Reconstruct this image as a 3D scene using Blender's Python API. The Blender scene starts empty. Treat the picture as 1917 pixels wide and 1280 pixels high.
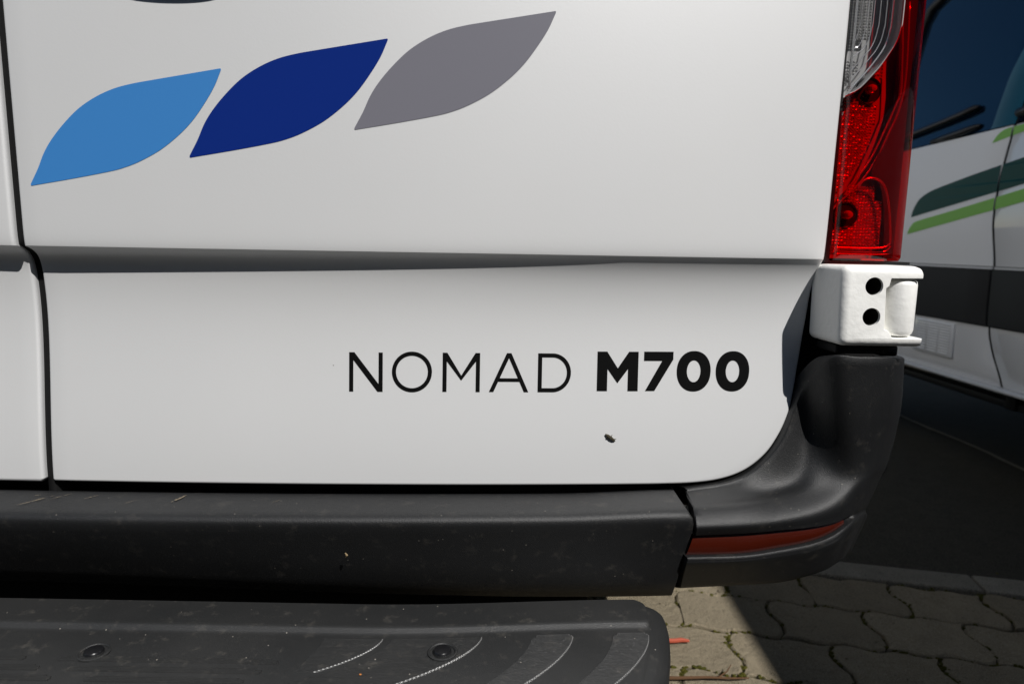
import bpy, bmesh, math, random
from mathutils import Vector, Matrix
random.seed(7)
R = math.radians
scene = bpy.context.scene
C = scene.collection

# ------------------------------------------------------------------ camera
cam_d = bpy.data.cameras.new('camera'); cam = bpy.data.objects.new('camera', cam_d); C.objects.link(cam)
cam_d.sensor_width = 36; cam_d.lens = 23.29; cam_d.clip_start = 0.02; cam_d.clip_end = 600
th, ro = R(8.3), R(1.0)
fw = Vector((0, math.cos(th), -math.sin(th))); up0 = Vector((0, math.sin(th), math.cos(th))); rt0 = Vector((1, 0, 0))
rt = rt0*math.cos(ro)+up0*math.sin(ro); up = -rt0*math.sin(ro)+up0*math.cos(ro)
m = Matrix((rt, up, -fw)).transposed().to_4x4(); m.translation = (0.5, -0.70, 0.90)
cam.matrix_world = m
cam_d.dof.use_dof = True; cam_d.dof.focus_distance = 0.73; cam_d.dof.aperture_fstop = 7.0
scene.camera = cam

# ------------------------------------------------------------------ light
SUN = Vector((26, -46, 58)).normalized()
w = bpy.data.worlds.new('World'); scene.world = w; w.use_nodes = True
wn = w.node_tree
sky = wn.nodes.new('ShaderNodeTexSky'); sky.sky_type = 'NISHITA'; sky.sun_disc = False
sky.sun_elevation = math.asin(SUN.z); sky.sun_rotation = math.atan2(SUN.x, SUN.y)
sky.air_density = 1.0; sky.dust_density = 0.3; sky.ozone_density = 1.5
bg = wn.nodes['Background']; bg.inputs['Strength'].default_value = 0.055
wn.links.new(sky.outputs[0], bg.inputs[0])
sd = bpy.data.lights.new('sun', 'SUN'); sd.energy = 5.0; sd.angle = R(0.53); sd.color = (1, 0.975, 0.945)
so = bpy.data.objects.new('sun', sd); C.objects.link(so); so.rotation_euler = SUN.to_track_quat('Z', 'Y').to_euler()
vs = scene.view_settings
vs.view_transform = 'Standard'; vs.look = 'None'; vs.gamma = 1; vs.exposure = -0.06; vs.use_curve_mapping = False
scene.cycles.max_bounces = 10; scene.cycles.transparent_max_bounces = 16

# ------------------------------------------------------------------ helpers
def smooth(a, b, x):
    t = min(1, max(0, (x-a)/(b-a))); return t*t*(3-2*t)
def lerp(a, b, t): return a+(b-a)*t
def catmull(pts, n):
    """n samples per span through pts (any dimension)."""
    P = [Vector(p) for p in pts]; out = []
    for i in range(len(P)-1):
        p0 = P[i-1] if i else P[0]*2-P[1]; p1 = P[i]; p2 = P[i+1]; p3 = P[i+2] if i+2 < len(P) else P[-1]*2-P[-2]
        for k in range(n):
            t = k/n
            out.append(0.5*((2*p1)+(p2-p0)*t+(2*p0-5*p1+4*p2-p3)*t*t+(3*p1-p0-3*p2+p3)*t**3))
    out.append(P[-1]); return out
def interp(tab, x):
    if x <= tab[0][0]: return tab[0][1]
    for (a, fa), (b, fb) in zip(tab, tab[1:]):
        if x <= b: return fa+(fb-fa)*(x-a)/(b-a)
    return tab[-1][1]

def empty(name, loc, rz=0, label=None, cat=None, group=None):
    o = bpy.data.objects.new(name, None); C.objects.link(o); o.location = loc; o.rotation_euler.z = rz
    o.empty_display_size = 0.1
    if label: o['label'] = label
    if cat: o['category'] = cat
    if group: o['group'] = group
    return o
def wmat(o):
    mm = Matrix.Translation(o.location) @ o.rotation_euler.to_matrix().to_4x4()
    if o.parent: mm = wmat(o.parent) @ o.matrix_parent_inverse @ mm
    return mm
def link(name, me, mat, parent=None, sm=True, kind=None):
    o = bpy.data.objects.new(name, me); C.objects.link(o)
    if mat: me.materials.append(mat)
    if sm:
        for p in me.polygons: p.use_smooth = True
    if parent:
        o.parent = parent; o.matrix_parent_inverse = wmat(parent).inverted()
    if kind: o['kind'] = kind
    return o
def mesh_of(bm, name, recalc=True):
    if recalc: bmesh.ops.recalc_face_normals(bm, faces=bm.faces)
    me = bpy.data.meshes.new(name); bm.to_mesh(me); bm.free(); return me
def sharp(o, deg=35):
    me = o.data; bm = bmesh.new(); bm.from_mesh(me)
    for e in bm.edges:
        if len(e.link_faces) == 2 and e.calc_face_angle(0) > R(deg): e.smooth = False
    bm.to_mesh(me); bm.free(); return o
def grid_bm(bm, rows):
    vv = [[bm.verts.new(p) for p in r] for r in rows]
    for i in range(len(vv)-1):
        for j in range(len(vv[i])-1):
            q = [vv[i][j], vv[i][j+1], vv[i+1][j+1], vv[i+1][j]]
            try: bm.faces.new(q)
            except ValueError: pass
    return vv
def box_bm(bm, a, b, bev=0, seg=2):
    x0, y0, z0 = a; x1, y1, z1 = b
    r = bmesh.ops.create_cube(bm, size=1)
    vs_ = r['verts']
    for v in vs_:
        v.co = Vector((lerp(x0, x1, v.co.x+.5), lerp(y0, y1, v.co.y+.5), lerp(z0, z1, v.co.z+.5)))
    if bev:
        es = list({e for v in vs_ for e in v.link_edges})
        bmesh.ops.bevel(bm, geom=es, offset=bev, segments=seg, profile=.5, affect='EDGES')
def box(name, a, b, mat, parent=None, bev=0, seg=2, kind=None):
    bm = bmesh.new(); box_bm(bm, a, b, bev, seg)
    return sharp(link(name, mesh_of(bm, name), mat, parent, kind=kind), 50)
def tube_bm(bm, pts, r, seg=6, cap=True):
    pts = [Vector(p) for p in pts]; rings = []
    for i, p in enumerate(pts):
        d = (pts[min(i+1, len(pts)-1)]-pts[max(i-1, 0)]).normalized()
        a = d.cross(Vector((0, 1, 0.13))).normalized(); b = d.cross(a)
        rr = r(i/(len(pts)-1)) if callable(r) else r
        rings.append([bm.verts.new(p+(a*math.cos(t)+b*math.sin(t))*rr) for t in [2*math.pi*k/seg for k in range(seg)]])
    for q, s in zip(rings, rings[1:]):
        for k in range(seg): bm.faces.new((q[k], q[(k+1) % seg], s[(k+1) % seg], s[k]))
    if cap: bm.faces.new(rings[0][::-1]); bm.faces.new(rings[-1])
def tube(name, pts, r, mat, parent=None, seg=6):
    bm = bmesh.new(); tube_bm(bm, pts, r, seg); return link(name, mesh_of(bm, name), mat, parent)
def lathe(name, prof, axis_o, axis, mat, parent=None, seg=32):
    """prof: (radius, height along axis)"""
    ax = Vector(axis).normalized(); a = ax.orthogonal().normalized(); b = ax.cross(a); o = Vector(axis_o); bm = bmesh.new()
    rows = [[o+ax*h+(a*math.cos(t)+b*math.sin(t))*r for t in [2*math.pi*k/seg for k in range(seg)]] for r, h in prof]
    vv = [[bm.verts.new(p) for p in r] for r in rows]
    for q, s in zip(vv, vv[1:]):
        for k in range(seg): bm.faces.new((q[k], q[(k+1) % seg], s[(k+1) % seg], s[k]))
    bm.faces.new(vv[0][::-1]); bm.faces.new(vv[-1])
    return sharp(link(name, mesh_of(bm, name), mat, parent), 40)

# ------------------------------------------------------------------ materials
def mat_new(name):
    mm = bpy.data.materials.new(name); mm.use_nodes = True
    return mm, mm.node_tree, mm.node_tree.nodes['Principled BSDF']
def node(nt, t, **kw):
    n = nt.nodes.new(t)
    for k, v in kw.items():
        if k in n.inputs: n.inputs[k].default_value = v
        else: setattr(n, k, v)
    return n
def simple(name, col, rough=.5, metal=0, spec=.5, coat=0, coat_r=.05, bump=None, ior=None):
    mm, nt, b = mat_new(name)
    b.inputs['Base Color'].default_value = (*col, 1); b.inputs['Roughness'].default_value = rough
    b.inputs['Metallic'].default_value = metal; b.inputs['Specular IOR Level'].default_value = spec
    b.inputs['Coat Weight'].default_value = coat; b.inputs['Coat Roughness'].default_value = coat_r
    if ior: b.inputs['IOR'].default_value = ior
    if bump:
        sc, st, dist = bump
        tc = node(nt, 'ShaderNodeTexCoord'); n = node(nt, 'ShaderNodeTexNoise'); n.inputs['Scale'].default_value = sc; n.inputs['Detail'].default_value = 3
        bp = node(nt, 'ShaderNodeBump'); bp.inputs['Strength'].default_value = st; bp.inputs['Distance'].default_value = dist
        nt.links.new(tc.outputs['Object'], n.inputs['Vector']); nt.links.new(n.outputs[0], bp.inputs['Height']); nt.links.new(bp.outputs[0], b.inputs['Normal'])
    return mm
def ramp(nt, fac, stops):
    r = nt.nodes.new('ShaderNodeValToRGB'); e = r.color_ramp.elements
    while len(e) < len(stops): e.new(.5)
    for el, (p, c) in zip(e, stops): el.position = p; el.color = (*c, 1)
    nt.links.new(fac, r.inputs[0]); return r.outputs[0]
def noise(nt, vec, scale, detail=3, rough=.5):
    n = nt.nodes.new('ShaderNodeTexNoise'); n.inputs['Scale'].default_value = scale; n.inputs['Detail'].default_value = detail; n.inputs['Roughness'].default_value = rough
    nt.links.new(vec, n.inputs['Vector']); return n.outputs[0]
def mixc(nt, fac, a, b):
    x = nt.nodes.new('ShaderNodeMix'); x.data_type = 'RGBA'
    for sock, v in ((x.inputs[0], fac), (x.inputs[6], a), (x.inputs[7], b)):
        if hasattr(v, 'links'): nt.links.new(v, sock)
        elif isinstance(v, tuple): sock.default_value = (*v, 1)
        else: sock.default_value = v
    return x.outputs[2]

def paint_white():
    mm, nt, b = mat_new('white_van_paint')
    tc = node(nt, 'ShaderNodeTexCoord'); v = tc.outputs['Object']
    n1 = noise(nt, v, 3, 3); base = ramp(nt, n1, [(.3, (.575, .58, .58)), (.7, (.595, .598, .595))])
    # sparse tiny specks of road dirt
    vo = node(nt, 'ShaderNodeTexVoronoi'); vo.inputs['Scale'].default_value = 36; nt.links.new(v, vo.inputs['Vector'])
    sp = ramp(nt, vo.outputs['Distance'], [(.0, (1, 1, 1)), (.022, (1, 1, 1)), (.034, (0, 0, 0))])
    vo2 = ramp(nt, vo.outputs['Color'], [(.88, (0, 0, 0)), (.9, (1, 1, 1))])
    mu = node(nt, 'ShaderNodeMath', operation='MULTIPLY'); nt.links.new(sp, mu.inputs[0]); nt.links.new(vo2, mu.inputs[1])
    col = mixc(nt, mu.outputs[0], base, (.12, .10, .08))
    mp = node(nt, 'ShaderNodeMapping'); mp.inputs['Scale'].default_value = (5, 5, 4); nt.links.new(v, mp.inputs['Vector'])
    film = ramp(nt, noise(nt, mp.outputs[0], 1.6, 7, .62), [(.45, (0, 0, 0)), (.75, (.05, .05, .05))])
    col = mixc(nt, film, col, (.50, .48, .43))
    nt.links.new(col, b.inputs['Base Color'])
    b.inputs['Roughness'].default_value = .56; b.inputs['Specular IOR Level'].default_value = .5; b.inputs['IOR'].default_value = 2.35
    b.inputs['Coat Weight'].default_value = .8; b.inputs['Coat Roughness'].default_value = .45
    bp = node(nt, 'ShaderNodeBump'); bp.inputs['Strength'].default_value = .05; bp.inputs['Distance'].default_value = .001
    nt.links.new(noise(nt, v, 420, 2), bp.inputs['Height']); nt.links.new(bp.outputs[0], b.inputs['Normal'])
    return mm
def plastic(name, lo, hi, dust=.5, rough=.5, spec=.5):
    mm, nt, b = mat_new(name)
    tc = node(nt, 'ShaderNodeTexCoord'); v = tc.outputs['Object']
    base = ramp(nt, noise(nt, v, 9, 5), [(.35, lo), (.7, hi)])
    # pale dust film in cloudy patches and tiny grit
    d1 = ramp(nt, noise(nt, v, 60, 6, .7), [(.56, (0, 0, 0)), (.8, (1, 1, 1))])
    dm = node(nt, 'ShaderNodeMath', operation='MULTIPLY'); dm.inputs[1].default_value = dust*.35; nt.links.new(d1, dm.inputs[0])
    c1 = mixc(nt, dm.outputs[0], base, (.20, .18, .15))
    vo = node(nt, 'ShaderNodeTexVoronoi'); vo.inputs['Scale'].default_value = 150; nt.links.new(v, vo.inputs['Vector'])
    sp = ramp(nt, vo.outputs['Distance'], [(.0, (1, 1, 1)), (.06, (1, 1, 1)), (.11, (0, 0, 0))])
    pick = ramp(nt, vo.outputs['Color'], [(.76, (0, 0, 0)), (.78, (1, 1, 1))])
    mu = node(nt, 'ShaderNodeMath', operation='MULTIPLY'); nt.links.new(sp, mu.inputs[0]); nt.links.new(pick, mu.inputs[1])
    mu2 = node(nt, 'ShaderNodeMath', operation='MULTIPLY'); mu2.inputs[1].default_value = dust; nt.links.new(mu.outputs[0], mu2.inputs[0])
    c2 = mixc(nt, mu2.outputs[0], c1, (.42, .38, .32))
    nt.links.new(c2, b.inputs['Base Color'])
    b.inputs['Roughness'].default_value = rough; b.inputs['Specular IOR Level'].default_value = spec
    g = noise(nt, v, 1800, 2); g2 = noise(nt, v, 950, 2)
    ad = node(nt, 'ShaderNodeMath', operation='ADD'); nt.links.new(g, ad.inputs[0]); nt.links.new(g2, ad.inputs[1])
    bp = node(nt, 'ShaderNodeBump'); bp.inputs['Strength'].default_value = .5; bp.inputs['Distance'].default_value = .0005
    nt.links.new(ad.outputs[0], bp.inputs['Height']); nt.links.new(bp.outputs[0], b.inputs['Normal'])
    return mm
def lens(name, col, gloss=.09):
    mm, nt, b = mat_new(name); nt.nodes.remove(b)
    tr = node(nt, 'ShaderNodeBsdfTransparent'); tr.inputs[0].default_value = (*col, 1)
    gl = node(nt, 'ShaderNodeBsdfGlossy'); gl.inputs['Roughness'].default_value = .03
    lw = node(nt, 'ShaderNodeLayerWeight'); pw = node(nt, 'ShaderNodeMath', operation='POWER'); pw.inputs[1].default_value = 4.0
    nt.links.new(lw.outputs['Facing'], pw.inputs[0]); fr = node(nt, 'ShaderNodeMath', operation='MULTIPLY_ADD'); fr.inputs[1].default_value = .40; fr.inputs[2].default_value = .035; nt.links.new(pw.outputs[0], fr.inputs[0])
    mx = node(nt, 'ShaderNodeMixShader'); nt.links.new(fr.outputs[0], mx.inputs[0]); nt.links.new(tr.outputs[0], mx.inputs[1]); nt.links.new(gl.outputs[0], mx.inputs[2])
    nt.links.new(mx.outputs[0], nt.nodes['Material Output'].inputs[0])
    return mm
M = {}
M['white'] = paint_white()
M['black'] = simple('black_seal_rubber', (.006, .006, .006), .7, spec=.2)
M['bumper'] = plastic('charcoal_bumper_plastic', (.0060, .0063, .0068), (.0090, .0094, .0099), .40, .48, .45)
M['step'] = plastic('charcoal_step_plastic', (.018, .0185, .0185), (.026, .026, .0255), .8, .46, .45)
M['light_blue'] = simple('light_blue_vinyl', (.042, .200, .50), .42, spec=.35, bump=(900, .06, .0004))
M['dark_blue'] = simple('dark_blue_vinyl', (.006, .024, .185), .16, spec=.5, bump=(900, .03, .0003))
M['grey_vinyl'] = simple('grey_vinyl', (.165, .163, .190), .42, spec=.35, bump=(900, .06, .0004))
M['letter'] = simple('black_vinyl', (.003, .003, .003), .5, spec=.12)
M['hinge'] = simple('painted_cast_hinge', (.86, .855, .82), .5, spec=.5, bump=(140, .35, .0016))
M['hole'] = simple('bore_shade', (.016, .016, .013), .8, spec=.1)  # dark lining colour stands for the shade inside the bolt holes
M['red_lens'] = lens('red_lens', (.86, .006, .004))
M['clear_lens'] = lens('clear_lens', (.80, .80, .80))
M['chrome'] = simple('reflector_chrome', (.9, .9, .9), .22, .75)
M['reflector_dull'] = simple('reflector_satin', (.42, .42, .42), .4, .2)
M['wing'] = simple('lamp_outer_wing', (.075, .075, .075), .35, .3)
M['prism'] = simple('prism_plastic', (.62, .62, .62), .25, .5)
M['bowl'] = simple('bulb_bowl', (.10, .10, .10), .25, .8)
M['bulb'] = simple('bulb_glass', (.5, .5, .5), .05, .2, coat=1)
M['lamp_body'] = simple('lamp_housing', (.012, .012, .012), .5, spec=.3)
M['strip'] = simple('red_reflector_strip', (.040, .0050, .0020), .2, spec=.4, coat=.3, bump=(900, .25, .0006))
M['rubber'] = simple('tyre_rubber', (.02, .02, .02), .8)
M['rim'] = simple('steel_rim', (.4, .4, .4), .4, .8)
M['glass'] = simple('tinted_window_glass', (.004, .010, .022), .02, spec=.5, ior=2.3)
_g = M['glass'].node_tree.nodes['Principled BSDF']; _g.inputs['Specular Tint'].default_value = (.03, .38, .62, 1)
M['nb_white'] = simple('neighbour_white_paint', (.85, .86, .87), .35, spec=.5, coat=1, coat_r=.02)
M['nb_black'] = simple('neighbour_black_moulding', (.012, .013, .014), .5, spec=.4)
M['trim'] = simple('window_trim_black', (.008, .008, .009), .3, spec=.5)
M['dk_green'] = simple('dark_green_vinyl', (.003, .060, .050), .35, spec=.2)
M['lt_green'] = simple('light_green_vinyl', (.20, .52, .06), .3, spec=.4, coat=.2, coat_r=.03)
M['rail'] = simple('brushed_sill_rail', (.66, .67, .68), .35, .0)
M['twig'] = simple('dry_twig', (.10, .055, .03), .9, spec=.1)
M['orange'] = simple('orange_plastic_scrap', (.36, .065, .03), .7)
M['bug'] = simple('dark_debris', (.035, .028, .012), .7)

# ------------------------------------------------------------------ ground
def stone_mat(name, a, b_, c, bump=.5):
    mm, nt, b = mat_new(name)
    tc = node(nt, 'ShaderNodeTexCoord'); g = node(nt, 'ShaderNodeNewGeometry'); v = g.outputs['Position']
    oi = node(nt, 'ShaderNodeObjectInfo')
    n1 = noise(nt, v, 14, 6, .65); base = ramp(nt, n1, [(.3, a), (.72, b_)])
    n2 = noise(nt, v, 420, 3, .7); grit = ramp(nt, n2, [(.42, (0, 0, 0)), (.68, (1, 1, 1))])
    n3 = noise(nt, v, 130, 4, .75); sp3 = ramp(nt, n3, [(.57, (0, 0, 0)), (.66, (.75, .75, .75))])
    col0 = mixc(nt, sp3, base, tuple(q*.45 for q in a))
    col = mixc(nt, grit, col0, c)
    hv = node(nt, 'ShaderNodeHueSaturation'); nt.links.new(col, hv.inputs['Color'])
    ma = node(nt, 'ShaderNodeMath', operation='MULTIPLY_ADD'); ma.inputs[1].default_value = .3; ma.inputs[2].default_value = .85
    nt.links.new(oi.outputs['Random'], ma.inputs[0]); nt.links.new(ma.outputs[0], hv.inputs['Value'])
    nt.links.new(hv.outputs[0], b.inputs['Base Color']); b.inputs['Roughness'].default_value = .9; b.inputs['Specular IOR Level'].default_value = .15
    ad = node(nt, 'ShaderNodeMath', operation='ADD'); nt.links.new(n2, ad.inputs[0]); nt.links.new(noise(nt, v, 70, 4), ad.inputs[1])
    bp = node(nt, 'ShaderNodeBump'); bp.inputs['Strength'].default_value = bump; bp.inputs['Distance'].default_value = .006
    nt.links.new(ad.outputs[0], bp.inputs['Height']); nt.links.new(bp.outputs[0], b.inputs['Normal'])
    return mm
M['paver'] = stone_mat('concrete_paver', (.20, .165, .108), (.31, .258, .172), (.42, .36, .26), 1.0)
M['kerb'] = stone_mat('concrete_edging', (.29, .265, .215), (.40, .37, .30), (.075, .068, .055), .9)
M['asphalt'] = stone_mat('asphalt', (.040, .035, .026), (.066, .059, .045), (.15, .135, .105), 1.0)
M['dark_ground'] = stone_mat('darkened_unseen_ground', (.020, .019, .017), (.032, .030, .027), (.060, .056, .050), 1.0)  # out-of-view ground, darkened to weaken bounced fill light
M['bed'] = stone_mat('joint_sand', (.09, .075, .045), (.15, .125, .08), (.05, .055, .02), 1.0)
M['moss'] = stone_mat('joint_moss', (.045, .06, .008), (.10, .10, .012), (.13, .10, .02), 1.0)

KA = -0.20            # the kerb and the paving are laid askew to the vans
ku = Vector((math.cos(KA), math.sin(KA), 0)); kn = Vector((-math.sin(KA), math.cos(KA), 0)); k0 = Vector((1.43, 1.022, 0))
def ksheet(name, s0, s1, t0, t1, z, mat):
    bm = bmesh.new(); rows = [[k0+ku*lerp(s0, s1, i/8)+kn*lerp(t0, t1, j/8)+Vector((0, 0, z)) for i in range(9)] for j in range(9)]
    grid_bm(bm, rows); o = link(name, mesh_of(bm, name), mat, sm=False, kind='structure'); return o
bm = bmesh.new(); grid_bm(bm, [[Vector((-250+500*i/10, -250+500*j/10, -.016)) for i in range(11)] for j in range(11)])
ground = link('ground', mesh_of(bm, 'ground'), M['dark_ground'], sm=False, kind='structure')
road = ksheet('road', -6, 6, .094, 9, .004, M['asphalt'])
bed = ksheet('pavement', -2.6, 1.6, -1.18, .0, -.004, M['bed'])
# tarmac seam across the road, edging stones
kerb = empty('kerb', k0); kerb['kind'] = 'structure'
kerb_me = None
for i in range(-3, 2):
    if kerb_me is None:
        bm = bmesh.new(); box_bm(bm, (.003, 0, -.10), (.997, .094, .012), .006, 2); kerb_me = mesh_of(bm, 'kerb_stone')
        kerb_me.materials.append(M['kerb'])
    o = bpy.data.objects.new('kerb_stone', kerb_me); C.objects.link(o); o.parent = kerb; o.rotation_euler.z = KA
    o.location = ku*(i+.35)
bm = bmesh.new(); rj = random.Random(4)
sl = [(2.66+.012*math.sin(k*.7)+rj.uniform(-.004, .004), 1.2+.10*k) for k in range(40)]
lv = [[bm.verts.new((x-.012, y, .008)), bm.verts.new((x+.012, y, .008))] for x, y in sl]
for p, q in zip(lv, lv[1:]): bm.faces.new((p[0], p[1], q[1], q[0]))
link('tarmac_seam', mesh_of(bm, 'tarmac_seam'), M['kerb'], road, sm=False)
ICO = None
def blob_mesh(name, items):
    """many small ellipsoids (centre, radii) in one mesh"""
    global ICO
    if ICO is None:
        b0 = bmesh.new(); bmesh.ops.create_icosphere(b0, subdivisions=1, radius=1); b0.verts.ensure_lookup_table()
        ICO = ([v.co.copy() for v in b0.verts], [[v.index for v in f.verts] for f in b0.faces]); b0.free()
    vs_, fs_ = [], []
    for c0, r3 in items:
        n0 = len(vs_); vs_ += [(c0[0]+v.x*r3[0], c0[1]+v.y*r3[1], c0[2]+v.z*r3[2]) for v in ICO[0]]; fs_ += [[n0+i for i in f] for f in ICO[1]]
    me = bpy.data.meshes.new(name); me.from_pydata(vs_, [], fs_); return me
# interlocking pavers: wavy edges that match their neighbours
PL, PW = .225, .165
def wav(t, amp):                                   # trapezoid wave of period 1
    t = t % 1
    if t < .15: return amp*t/.15
    if t < .35: return amp
    if t < .65: return amp*(1-(t-.35)/.15)
    if t < .85: return -amp
    return -amp*(1-(t-.85)/.15)
def paver_outline():
    pts = []; n = 14
    for i in range(n): pts.append((PL*i/n, wav(2*i/n, .006)))
    for i in range(n): pts.append((PL+wav(i/n, .012), PW*i/n))
    for i in range(n): pts.append((PL*(1-i/n), PW+wav(2*(1-i/n), .006)))
    for i in range(n): pts.append((wav(1-i/n, .012), PW*(1-i/n)))
    return pts
def paver_mesh(seed):
    rnd = random.Random(seed); bm = bmesh.new(); out = paver_outline(); cx, cy = PL/2, PW/2
    def ring(inset, z, j=0):
        vv = []
        for x, y in out:
            dx, dy = cx-x, cy-y; l = math.hypot(dx, dy)
            k = inset+rnd.uniform(0, j)
            vv.append(bm.verts.new((x+dx/l*k, y+dy/l*k, z+rnd.uniform(-.0006, .0006))))
        return vv
    a, b_, c_ = ring(.0018, -.02, .001), ring(.0022, -.0035, .0022), ring(.0062, 0, .003)
    for p, q in ((a, b_), (b_, c_)):
        for k in range(len(p)): bm.faces.new((p[k], p[(k+1) % len(p)], q[(k+1) % len(p)], q[k]))
    f = bm.faces.new(c_); bmesh.ops.triangulate(bm, faces=[f])
    me = mesh_of(bm, 'paver'); me.materials.append(M['paver']); return me
pav_me = [paver_mesh(s) for s in range(5)]
rp = random.Random(3)
for j in range(1, 8):
    for i in range(-10, 7):
        p = k0+ku*((i+(.5 if j % 2 else 0))*PL)+kn*(-j*PW-.006)
        if not (-.75 < p.x < 2.25 and p.y > -1.35): continue
        o = bpy.data.objects.new('paver', rp.choice(pav_me)); C.objects.link(o); o.parent = bed
        o.location = p+Vector((0, 0, .004+rp.uniform(-.0025, .002))); o.rotation_euler = (rp.uniform(-.008, .008), rp.uniform(-.008, .008), KA+rp.uniform(-.008, .008))
# half-cut row against the kerb is a mortar strip of moss and sand; moss clumps grow in the joints
moss_items = []; rm = random.Random(11)
for _ in range(2600):
    j = rm.randint(0, 6); i = rm.uniform(-6, 5)
    if rm.random() < .55: q = k0+ku*(i*PL)+kn*(-j*PW-.006+wav(2*i+(0 if j % 2 == 0 else 1), .006))
    else:
        ii = int(i); tt = rm.random(); q = k0+ku*((ii+(.5 if j % 2 else 0))*PL+wav(tt, .012))+kn*(-j*PW-.006+PW*tt)
    if not (.75 < q.x < 2.2 and .3 < q.y < 1.1): continue
    dens = .5+.5*math.sin(q.x*11+2*math.sin(q.y*9))*math.sin(q.y*13+1)
    if rm.random() > dens: continue
    for _k in range(5):
        s = rm.uniform(.002, .0045); c0 = q+Vector((rm.gauss(0, .004), rm.gauss(0, .003), rm.uniform(-.004, .003)))
        moss_items.append((c0, (s*1.3, s*1.1, s*.7)))
moss = link('moss', blob_mesh('moss', moss_items), M['moss'], kind='stuff'); moss['label'] = 'yellow green moss growing in the paving joints'

grit_items = []; rg = random.Random(31)
for _ in range(1300):
    x = rg.uniform(.72, 2.1); y = rg.uniform(.42, 1.0)
    near = rg.random() < .55
    if near:
        j = rg.randint(0, 4); i_ = rg.uniform(-6, 4); q = k0+ku*(i_*PL)+kn*(-j*PW-.006+rg.gauss(0, .010)); x, y = q.x, q.y
        if not (.72 < x < 2.1 and .40 < y < 1.0): continue
    r_ = rg.uniform(.0005, .0016) if rg.random() < .93 else rg.uniform(.0018, .0032)
    grit_items.append(((x, y, .0055+r_*.3), (r_*rg.uniform(.7, 1.5), r_*rg.uniform(.7, 1.5), r_*.7)))
grit = link('gravel', blob_mesh('gravel', grit_items), M['paver'], sm=False, kind='stuff'); grit['label'] = 'loose sand and grit scattered over the paving'
# added leafy blocker, out of view: darkens fill light and what paint and plastic mirror
M['leaf_green'] = simple('blocker_leaves', (.030, .052, .018), .6, spec=.3)
M['wood'] = simple('blocker_twigs', (.05, .035, .02), .9, spec=.1)
fill_blocker = empty('fill_blocker', (.5, -5.0, 0), 0, 'tall dense dark green leaf screen, added out of view to cut fill light', 'fill_blocker')
bm = bmesh.new(); rh = random.Random(21)
def hy(x, z): return -4.6+.16*math.sin(x*1.7+z*.9)+.10*math.sin(x*4.3-z*2.2)-.25*smooth(2.6, 4.0, z)
grid_bm(bm, [[Vector((-9+19*i/76, hy(-9+19*i/76, z)-.10+rh.uniform(-.05, .05), z)) for i in range(77)] for z in [0, .3, .6, .9, 1.2, 1.5, 1.8, 2.1, 2.4, 2.7, 3.0, 3.3, 3.6, 3.85]])
for _ in range(9000):
    x = rh.uniform(-8.8, 9.8); z = rh.uniform(.05, 3.95+.12*math.sin(x*2.1)); p = Vector((x, hy(x, z)+rh.uniform(-.1, .08), z)); r_ = rh.uniform(.05, .11)
    a = Vector((rh.gauss(0, 1), rh.gauss(0, 1), rh.gauss(0, 1))).normalized(); b_ = a.orthogonal().normalized()
    bm.faces.new([bm.verts.new(p+a*r_), bm.verts.new(p+b_*r_*.5), bm.verts.new(p-a*r_), bm.verts.new(p-b_*r_*.5)])
link('blocker_foliage', mesh_of(bm, 'blocker_foliage', False), M['leaf_green'], fill_blocker, sm=False)
bm = bmesh.new()
for k in range(24): box_bm(bm, (-8.6+.77*k, -4.85, 0), (-8.55+.77*k, -4.80, 3.2))
link('blocker_stems', mesh_of(bm, 'blocker_stems'), M['wood'], fill_blocker, sm=False)

# ------------------------------------------------------------------ the white van in front
van = empty('white_van', (0, 2.9, 0), 0, 'white camper van seen from behind with three leaf decals and black lettering', 'van')
def s_plan(x): return .06*x*x
CZ = .8905
def door_y(x, z):
    """skin of the rear doors: bowed in plan, a crease with a scoop below it"""
    ax = abs(x); y = s_plan(x)
    t = CZ-z
    if t > 0:
        k = 1-min(1, ax/.62)                     # hard overhang fades out towards the hinge side
        d1, d2, tau2 = .0011+.0180*k, lerp(.0205, .007, k), lerp(.0245, .030, k)
        y += .0012+d1*(1-math.exp(-t/.006)) + d2*(1-math.exp(-t/tau2))
        y -= .014*smooth(.05, .27, t)            # comes back out a little towards the sill
    else:
        y += .0012*math.exp(t/.006)
    return y
OUT = catmull([(.60, .6315), (.66, .6316), (.7125, .6327), (.7480, .6375), (.7748, .6479), (.7965, .6655), (.8103, .6857), (.8190, .7045), (.8245, .7235), (.8300, .7608), (.8371, .822), (.8397, .864), (.8433, .894), (.8462, 1.0312), (.8480, 1.1616), (.8480, 1.30), (.847, 1.45)], 6)
DTOP = 1.45
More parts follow.
